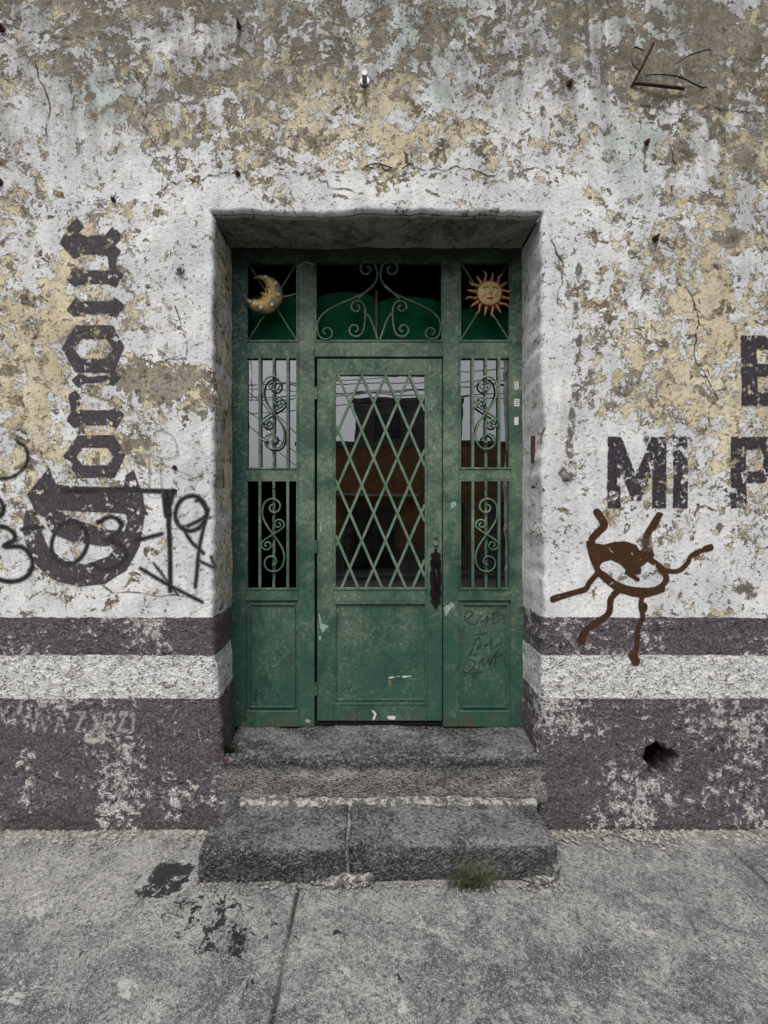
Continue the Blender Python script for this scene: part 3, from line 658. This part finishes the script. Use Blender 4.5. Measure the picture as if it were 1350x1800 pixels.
k=M('window_glass'); gl=k.t.nodes.new('ShaderNodeBsdfGlossy'); gl.inputs['Roughness'].default_value=.012; gl.inputs['Color'].default_value=(.9,.92,.93,1)
wv=k.noise(3,2,.5); k.t.links.new(k.bump(wv,.01,.12),gl.inputs['Normal'])
dirt=k.pbr(lin(120,120,112),.9); tr=k.t.nodes.new('ShaderNodeBsdfTransparent'); tr.inputs[0].default_value=(.55,.6,.58,1)
m1=k.t.nodes.new('ShaderNodeMixShader'); m1.inputs[0].default_value=.34; k.t.links.new(tr.outputs[0],m1.inputs[1]); k.t.links.new(gl.outputs[0],m1.inputs[2])
m2=k.t.nodes.new('ShaderNodeMixShader'); k.set(m2.inputs[0],k.mul(k.step(k.noise(14,8,.7),.5,.75),.06)); k.t.links.new(m1.outputs[0],m2.inputs[1]); k.t.links.new(dirt,m2.inputs[2])
MGLS=k.done(m2.outputs[0])
def pane(a,b,c,d,y): 
    return [(fx(a),y,fz(d)),(fx(b),y,fz(d)),(fx(b),y,fz(c)),(fx(a),y,fz(c))]
V=[];F=[]
for q in ((434,522,629,823),(809,896,629,823),(809,896,845,1035),(588,749,657,1035)):
    n=len(V); V+=pane(*q,YF+.0125); F.append((n,n+1,n+2,n+3))
mesh_obj('glass_panes',V,F,MGLS,D,False)
MPB=simple('green_curtain_reflection',lin(18,84,56),lin(10,54,38),.7,0,6,.001,.05)  # green imitating a curtain mixed with reflections
def arch(a,b,top,bot,y,sag=14):
    V=[];F=[];n=16
    for i in range(n+1):
        t=i/n; x=a+(b-a)*t; zt=top+sag*(1-math.sin(math.pi*min(max(t,0),1))**.5) ; V+=[(fx(x),y,fz(bot)),(fx(x),y,fz(zt))]
    for i in range(n): F.append((2*i,2*i+2,2*i+3,2*i+1))
    return V,F
pb=[arch(553,661,500,600,YF+.075),arch(663,780,508,600,YF+.078),arch(806,900,530,600,YF+.07,8),arch(432,524,505,600,YF+.07,8)]
V=[];F=[]
for a,f in pb:
    n=len(V);V+=a;F+=[tuple(i+n for i in q) for q in f]
mesh_obj('curtain_reflection_boards',V,F,MPB,D,False)  # added boards stand in for the curtain and reflections behind the transom
boxes_obj('board_seam',[fb(660,664,500,600,YF+.06,YF+.074)],simple('brown_strip',lin(110,70,40)),D,0)
MLB=simple('paper_label',lin(225,228,225),lin(190,195,190),.7); MLI=simple('label_ink',(.03,.03,.03))
boxes_obj('stickers',[fb(904.5,911.5,671,684,YF-.0006,YF),fb(904,913,701,714,YF-.0006,YF),fb(904,911.5,733,747,YF-.0006,YF)],MLB,D,0)
boxes_obj('sticker_print',[fb(906,910,674+i*3.2,675.2+i*3.2,YF-.001,YF-.0007) for i in range(3)]+[fb(906,911,704+i*3.2,705.2+i*3.2,YF-.001,YF-.0007) for i in range(3)],MLI,D,0)
MCH=mark_mat('exposed_primer',lin(156,178,168),lin(120,140,130),0,1.0,2.8)
marks('paint_chips',[('p',[(560,1078),(566,1096),(578,1101),(572,1106),(568,1114),(562,1104)]),('p',[(560,1118),(565,1121),(562,1128)]),('p',[(563,905),(565,930),(562,940)])],MCH,D,YL,1.2,4)
marks('paint_chips',[('p',[(792,884),(800,881),(803,888),(798,892),(792,896)]),('p',[(780,1068),(794,1059),(800,1062),(790,1073),(783,1086)]),('p',[(538,1262),(546,1266),(544,1271),(536,1269)])],MCH,D,YF,1.2,4)
MCW=mark_mat('white_chip',lin(215,218,210),lin(180,186,180),0,1.0,1.8)
marks('white_flecks',[('s',[(655,1250),(660,1256),(657,1264)],3.5),('s',[(684,1262),(692,1262)],7)],MCW,D,YL,1,4)
marks('panel_scratch',[('s',[(684,1193),(702,1190)],2),('s',[(708,1191),(723,1190)],2.4)],MCW,D,YL+.010,1,4)
MPN=mark_mat('dark_marker',lin(20,44,36),lin(30,56,46),0,1.4,.8,.6,.6)
hw=[st([(815,1095),(822,1075),(832,1080),(820,1092),(836,1098),(846,1082),(846,1096),(858,1084),(856,1098)],1.8),st([(862,1080),(880,1076)],1.7),st([(870,1078),(868,1098),(884,1088),(888,1098)],1.7),
    st([(828,1150),(840,1122),(846,1132),(838,1142),(854,1134),(852,1142),(866,1124),(864,1142),(884,1130)],1.8),st([(836,1118),(858,1112)],1.7),
    st([(838,1150),(822,1156),(836,1168),(822,1184),(812,1178)],2.0),st([(842,1170),(850,1158),(852,1172),(860,1160),(862,1172),(872,1150)],1.8),st([(864,1160),(884,1152)],1.7),st([(874,1148),(870,1175)],1.7),st([(815,1188),(850,1182)],1.6)]
marks('marker_scrawl',hw,MPN,D,YF+.012,1.0,4)
marks('marker_scrawl',[st([(447,1235),(450,1212)],1.8),st([(447,1228),(455,1220),(460,1224),(460,1236)],1.6)],MPN,D,YF+.012,1.0,4)
MIR=simple('black_iron',(.022,.020,.022),(.012,.011,.012),.45,.6,60,.001)
prof=[(0,0),(2.5,3),(1.5,7),(6,9),(8,13),(5,18),(8.5,22),(9,30),(6.5,36),(9,44),(9,62),(6.5,70),(9,76),(8.5,84),(5,88),(8,93),(6,98),(1.5,100),(2.5,104),(0,108)]
pts=[(766+x*1.12,963+y) for x,y in prof]+[(766-x*1.12,963+y) for x,y in prof[::-1][1:-1]]
bm=bmesh.new(); vs=[bm.verts.new((fx(p[0]),YL-.001,fz(p[1]))) for p in pts]; f=bm.faces.new(vs)
r=bmesh.ops.extrude_face_region(bm,geom=[f]); bmesh.ops.translate(bm,verts=[v for v in r['geom'] if isinstance(v,bmesh.types.BMVert)],vec=(0,-.006,0)); bmesh.ops.recalc_face_normals(bm,faces=bm.faces)
def cyl(bm,c,r,d,seg=20,axis='y',r2=None):
    q=bmesh.ops.create_cone(bm,cap_ends=True,segments=seg,radius1=r,radius2=r2 if r2 is not None else r,depth=d)
    from mathutils import Matrix
    bmesh.ops.transform(bm,matrix=Matrix.Translation(c)@Matrix.Rotation(math.pi/2,4,'X'),verts=q['verts'])
cyl(bm,(fx(766),YL-.012,fz(983)),.017,.018); cyl(bm,(fx(766),YL-.026,fz(983)),.012,.016,r2=.020)
cyl(bm,(fx(766),YL-.009,fz(1048)),.012,.008)
cyl(bm,(fx(766),YL-.010,fz(970)),.004,.006,10); cyl(bm,(fx(766),YL-.010,fz(1065)),.004,.006,10)
me=bpy.data.meshes.new('lock_plate'); bm.to_mesh(me); bm.free(); me.materials.append(MIR); link(bpy.data.objects.new('lock_plate',me),D)
curve('pull_handle',[[(fx(766)+.0,YL-.008-.028*math.sin(math.pi*t),fz(1000+36*t)) for t in np.linspace(0,1,14)]],.006,MIR,D)
bm=bmesh.new(); cyl(bm,(fx(766),YL-.004,fz(955)),.013,.012); cyl(bm,(fx(766),YL-.006,fz(942)),.009,.010)
me=bpy.data.meshes.new('lock_cylinder'); bm.to_mesh(me); bm.free(); me.materials.append(simple('dull_steel',(.45,.46,.44),None,.4,.8)); link(bpy.data.objects.new('lock_cylinder',me),D)
boxes_obj('hinges',[fb(553.3,557.3,c,c+22,YF-.006,YF+.004) for c in (680,950,1200)],MG,D,.001)
# ---------------------------------------------------------------- sun & moon ornaments
def vcol_mat(name,rough=.45):
    k=M(name); n=k.noise(70,5,.7); c=k.attr('col','Color'); return k.done(k.pbr(k.mix(k.mul(k.step(n,.45,.7),.45),c,lin(60,36,18)),rough,.15,k.bump(n,.0015,.6),.5))
MOR2=vcol_mat('painted_clay')
def sun_ornament(cx,cz,y):
    V=[];F=[];C=[]
    R=.070; nr=26; na=72
    gold=lin(204,176,118); cop=lin(196,128,92); dk=lin(40,24,16)
    def feat(u,v):
        h=.022*math.sqrt(max(0,1-(u*u+v*v)*.93)); g=lambda a,b,s,t=None: math.exp(-((u-a)/s)**2-((v-b)/(t or s))**2)
        h+=.013*g(0,-.02,.10,.26)+.006*g(0,-.16,.17,.10)+.005*(g(-.42,-.2,.2)+g(.42,-.2,.2))+.005*(g(-.33,.36,.26,.06)+g(.33,.36,.26,.06))-.004*(g(-.33,.2,.16,.09)+g(.33,.2,.16,.09))+.005*g(0,-.42,.22,.05)+.004*g(0,-.54,.17,.05)+.004*g(0,-.76,.2,.12)
        c=gold
        for s in (-1,1):
            e=((u-s*.33)/.17)**2+((v-.2)/.085)**2
            if e<1: c=lin(225,215,190)
            if ((u-s*.33)/.065)**2+((v-.2)/.08)**2<1: c=dk
            if abs(v-(.37-.25*(abs(u)-.33)**2*4))<.04 and .12<abs(u)<.6: c=dk
            if ((u-s*.48)/.16)**2+((v+.2)/.14)**2<1: c=lin(200,140,96)
        if abs(u)<.25 and abs(v+.47+.10*math.cos(u*6)*.4)<.075: c=lin(150,50,34)
        if u*u+v*v>.86: c=lin(120,80,40)
        return h,c
    for j in range(nr+1):
        for i in range(na):
            r=j/nr; a=2*math.pi*i/na; u=r*math.cos(a);v=r*math.sin(a); h,c=feat(u,v); V.append((cx+u*R,y-.006-h,cz+v*R)); C.append(c)
    for j in range(nr):
        for i in range(na): F.append((j*na+i,j*na+(i+1)%na,(j+1)*na+(i+1)%na,(j+1)*na+i))
    nray=16
    for q in range(nray):
        a=2*math.pi*(q+.5)/nray; wavy=q%2==0; L=.074 if wavy else .064; r0=R*.88; ca,sa=math.cos(a),math.sin(a); n=14; b=len(V)
        for i in range(n+1):
            t=i/n; s=(.0115 if not wavy else .0095)*(1-t)**.8+.0006; off=.007*math.sin(t*math.pi*2.1)*(1 if wavy else 0)*(1 if q%4==0 else -1)
            rr=r0+L*t
            for e,hh in ((-1,0),(0,.007*(1-t)+.003),(1,0)):
                w=off+e*s; V.append((cx+rr*ca-w*sa,y-hh-.002,cz+rr*sa+w*ca)); C.append(cop if (e==0 or t<.6) else lin(216,176,100))
        for i in range(n):
            for e in (0,1): k0=b+i*3+e; F.append((k0,k0+1,k0+4,k0+3))
    o=mesh_obj('sun_face_ornament',V,F,MOR2); at=o.data.attributes.new('col','FLOAT_COLOR','POINT'); at.data.foreach_set('color',[x for c in C for x in (*c,1)])
    m=o.modifiers.new('s','SOLIDIFY'); m.thickness=.004; m.offset=0
sun_ornament(fx(858),fz(520),YF-.012)
def moon_ornament(cx,cz,y):
    V=[];F=[];C=[]; R=.107; n=72; m=18; rot=math.radians(-32)
    gold=lin(204,166,98); teal=lin(100,120,98)
    def place(X,Z):
        X=-X; return cx+X*math.cos(rot)-Z*math.sin(rot), cz+X*math.sin(rot)+Z*math.cos(rot)
    a0,a1=math.radians(26),math.radians(334)
    r2=.064; ox2=.058
    for i in range(n+1):
        t=i/n; a=a0+(a1-a0)*t; ox,oz=R*math.cos(a),R*math.sin(a)
        b0,b1=math.radians(60),math.radians(300); b=b0+(b1-b0)*t; ix,iz=ox2+r2*math.cos(b)*.95,r2*math.sin(b)*1.04
        e=min(1,min(t,1-t)/.10); ix=ox+(ix-ox)*e; iz=oz+(iz-oz)*e
        nose=.026*math.exp(-((t-.50)/.026)**2)+.011*math.exp(-((t-.59)/.018)**2)+.010*math.exp(-((t-.635)/.015)**2)+.014*math.exp(-((t-.71)/.04)**2)+.009*math.exp(-((t-.40)/.05)**2)-.006*math.exp(-((t-.455)/.02)**2)
        ix+=nose
        for j in range(m+1):
            s=j/m; h=.024*math.sqrt(max(0,1-(2*s-1)**2))*min(1,4*min(t,1-t)+.15)
            X,Z=place(ox+(ix-ox)*s,oz+(iz-oz)*s); V.append((X,y-h,Z))
            c=gold
            if s<.42: c=teal if (i//6)%2==0 else lin(180,142,90)
            if .66<s<.90 and .41<t<.45: c=lin(235,225,200)
            if .75<s<.84 and .415<t<.445: c=lin(20,15,10)
            if s>.66 and .37<t<.385: c=lin(50,30,18)
            if s>.80 and .58<t<.65: c=lin(150,60,40)
            C.append(c)
    for i in range(n):
        for j in range(m): k0=i*(m+1)+j; F.append((k0,k0+m+1,k0+m+2,k0+1))
    for (t,ss) in ((.14,.014),(.28,.017),(.42,.015),(.57,.016),(.71,.017),(.86,.014)):
        a=a0+(a1-a0)*t; lx,lz=(R-.020)*math.cos(a),(R-.020)*math.sin(a); sx,sz=place(lx,lz); b=len(V); V.append((sx,y-.032,sz)); C.append(lin(240,236,220))
        for q in range(10):
            rr=ss if q%2==0 else ss*.45; an=math.pi/2+q*math.pi/5; V.append((sx+rr*math.cos(an),y-.026,sz+rr*math.sin(an))); C.append(lin(232,228,212))
        for q in range(10): F.append((b,b+1+q,b+1+(q+1)%10))
    o=mesh_obj('crescent_moon_ornament',V,F,MOR2); at=o.data.attributes.new('col','FLOAT_COLOR','POINT'); at.data.foreach_set('color',[x for c in C for x in (*c,1)])
    m_=o.modifiers.new('s','SOLIDIFY'); m_.thickness=.004; m_.offset=0
moon_ornament(fx(465),fz(521),YF-.014)
MRO=simple('rope_string',lin(180,175,160))
curve('tie_strings',[to3(catmull([(524,470),(538,462),(552,466)]),YF-.004),to3(catmull([(490,520),(500,523),(520,518)]),YF-.01),to3(catmull([(455,770),(470,776),(480,768),(486,778)]),YF-.022),to3(catmull([(462,782),(472,772),(478,782)]),YF-.02)],.0025,MRO,D)
# ---------------------------------------------------------------- bolts, bracket, wires on wall
MRU=simple('rusted_iron',lin(92,62,46),lin(48,34,28),.85,.3,60)
MST=simple('galvanised',(.4,.4,.4),None,.5,.6)
def bolt(px,py,r,L,mat,i):
    bm=bmesh.new(); x,z=wx(px),wz(py); y=float(disp(x,z))
    cyl(bm,(x,y-.004,z),r*1.8,.010,16); cyl(bm,(x,y-L/2,z),r,L,12); 
    me=bpy.data.meshes.new('wall_bolt'); bm.to_mesh(me); bm.free(); me.materials.append(mat); link(bpy.data.objects.new('wall_bolt_%d'%i,me),WALL)
for i,(a,b,r,L,mt) in enumerate([(641,146,.013,.045,MST),(420,47,.007,.03,MRU),(418,306,.007,.02,MRU),(316,474,.013,.03,MST),(200,352,.006,.02,MRU),(1150,421,.008,.03,MRU),(1000,149,.008,.02,MRU),(308,822,.006,.02,MRU),(994,838,.010,.02,MST),(1135,771,.007,.02,MST),(3,50,.01,.03,MRU),(1,322,.01,.02,MRU),(1136,252,.007,.02,MRU),(937,856,.005,.02,MRU)]):
    bolt(a,b,r,L,mt,i)
wb=empty('broken_wall_bracket')
def wp(px,py,y): return (wx(px),float(disp(wx(px),wz(py)))-y,wz(py))
curve('rod',[[wp(1136,98,.05),wp(1122,128,.03),wp(1110,152,.0)],[wp(1112,150,.012),wp(1150,158,.02),wp(1200,160,.015)]],.0065,MRU,wb)
curve('wires',[[wp(*p,.02+.02*math.sin(i*.15)) for i,p in enumerate(catmull([(1130,140),(1150,146),(1190,148),(1225,155),(1243,152)]))],[wp(*p,.03) for p in catmull([(1180,125),(1200,112),(1236,100),(1240,108)])],[wp(*p,.025) for p in catmull([(1126,100),(1108,94),(1106,120),(1120,135)])]],.0028,MWI,wb)
curve('wire_stub',[[wp(*p,.012) for p in catmull([(706,300),(716,292),(714,276),(710,270)])],[wp(*p,.01) for p in catmull([(640,296),(662,290),(690,298)])]],.0028,MWI,WALL)
curve('cable_on_jamb',[[(R0+.003+.003*math.sin(z*9),.10+.01*math.sin(z*4),z) for z in np.linspace(1.84,1.98,16)]],.011,MRU,WALL)
# ---------------------------------------------------------------- rubble, grass, small plant
V=[];F=[]
def crumb(x,y,z,s):
    n=len(V); P=[(1,0,0),(-1,0,0),(0,1,0),(0,-1,0),(0,0,1),(0,0,-1)]
    for p in P: V.append((x+p[0]*s*random.uniform(.5,1.3),y+p[1]*s*random.uniform(.5,1.3),z+p[2]*s*random.uniform(.3,.8)))
    for f in ((0,2,4),(2,1,4),(1,3,4),(3,0,4),(2,0,5),(1,2,5),(3,1,5),(0,3,5)): F.append(tuple(i+n for i in f))
for i in range(2400):
    x=random.choice([random.uniform(-2.3,-.72),random.uniform(.82,2.4)]); y=-.02-abs(random.gauss(0,.05)); crumb(x,y,.004,random.choice([.003,.004,.006,.010,.014]))
for i in range(360):
    crumb(random.uniform(-.75,.85),-.31-abs(random.gauss(0,.03)),.002,random.choice([.003,.005,.007]))
for i in range(900): crumb(random.uniform(-2.2,2.2),random.uniform(-1.3,-.05),.002,random.choice([.0015,.0025,.004]))
mesh_obj('plaster_rubble',V,F,simple('rubble',lin(172,168,160),lin(92,88,84),.95,0,40),None,False)
def plant(name,base,n,hmin,hmax,spread,w,mat,lean=.6):
    V=[];F=[]
    for i in range(n):
        a=random.uniform(0,6.28); bx=base[0]+random.gauss(0,spread); by=base[1]+random.gauss(0,spread*.25); h=random.uniform(hmin,hmax); l=random.uniform(.1,lean)*h; ww=w*random.uniform(.6,1.2)
        pa=a+1.57; b=len(V); m=5
        for j in range(m+1):
            t=j/m; x=bx+math.cos(a)*l*t*t; y=by+math.sin(a)*l*t*t*.6; z=base[2]+h*t*(1-.25*t*l/h); q=ww*(1-t)**.7+.0003
            V.append((x-math.cos(pa)*q,y-math.sin(pa)*q,z)); V.append((x+math.cos(pa)*q,y+math.sin(pa)*q,z))
        for j in range(m): F.append((b+2*j,b+2*j+1,b+2*j+3,b+2*j+2))
    return mesh_obj(name,V,F,mat)
MGS=simple('grass_blades',lin(96,106,66),lin(40,50,32),.7,0,90)
plant('grass_tuft',(.425,-.335,-.004),230,.03,.15,.042,.0014,MGS,1.3)
MPL=simple('dark_leaves',lin(30,44,26),lin(18,24,16),.7,0,40)
plant('small_weed',(-.725,.03,.34),90,.02,.10,.02,.004,MPL,.7)
curve('red_litter',[[(-.70,-.02,.345),(-.715,-.015,.335),(-.735,-.01,.34)],[(-.74,-.01,.37),(-.73,-.02,.36)]],.003,simple('red_litter_paint',lin(130,30,24)))
# ---------------------------------------------------------------- light & world
SE,SR=math.radians(60),math.radians(195)
wd=bpy.data.worlds.new('World'); sc.world=wd; wd.use_nodes=True; nt=wd.node_tree; bg=nt.nodes['Background']
sky=nt.nodes.new('ShaderNodeTexSky'); sky.sky_type='NISHITA'; sky.sun_disc=False; sky.sun_elevation=SE; sky.sun_rotation=SR; sky.air_density=1.0; sky.dust_density=5; sky.ozone_density=1
hs=nt.nodes.new('ShaderNodeHueSaturation'); hs.inputs['Saturation'].default_value=.35; nt.links.new(sky.outputs[0],hs.inputs['Color']); nt.links.new(hs.outputs[0],bg.inputs[0]); bg.inputs[1].default_value=.14
sl=bpy.data.lights.new('sun','SUN'); sl.energy=1.5; sl.energy=1.95; sl.angle=math.radians(26); sl.color=(1,.98,.95); so=link(bpy.data.objects.new('sun',sl))
dirv=Vector((math.sin(SR)*math.cos(SE),math.cos(SR)*math.cos(SE),math.sin(SE))); so.rotation_euler=dirv.to_track_quat('Z','Y').to_euler(); so.location=(0,-5,8)
# ---------------------------------------------------------------- camera
cd=bpy.data.cameras.new('camera'); cam=link(bpy.data.objects.new('camera',cd)); cam.location=(0,-DC,H); cam.rotation_euler=(math.pi/2,0,0)
cd.sensor_fit='VERTICAL'; cd.sensor_height=36; cd.sensor_width=27; cd.lens=14.4; cd.shift_x=25/1800; cd.shift_y=25/1800; cd.clip_start=.02; cd.clip_end=2000
sc.camera=cam
sc.view_settings.view_transform='Standard'; sc.view_settings.look='None'; sc.view_settings.exposure=0
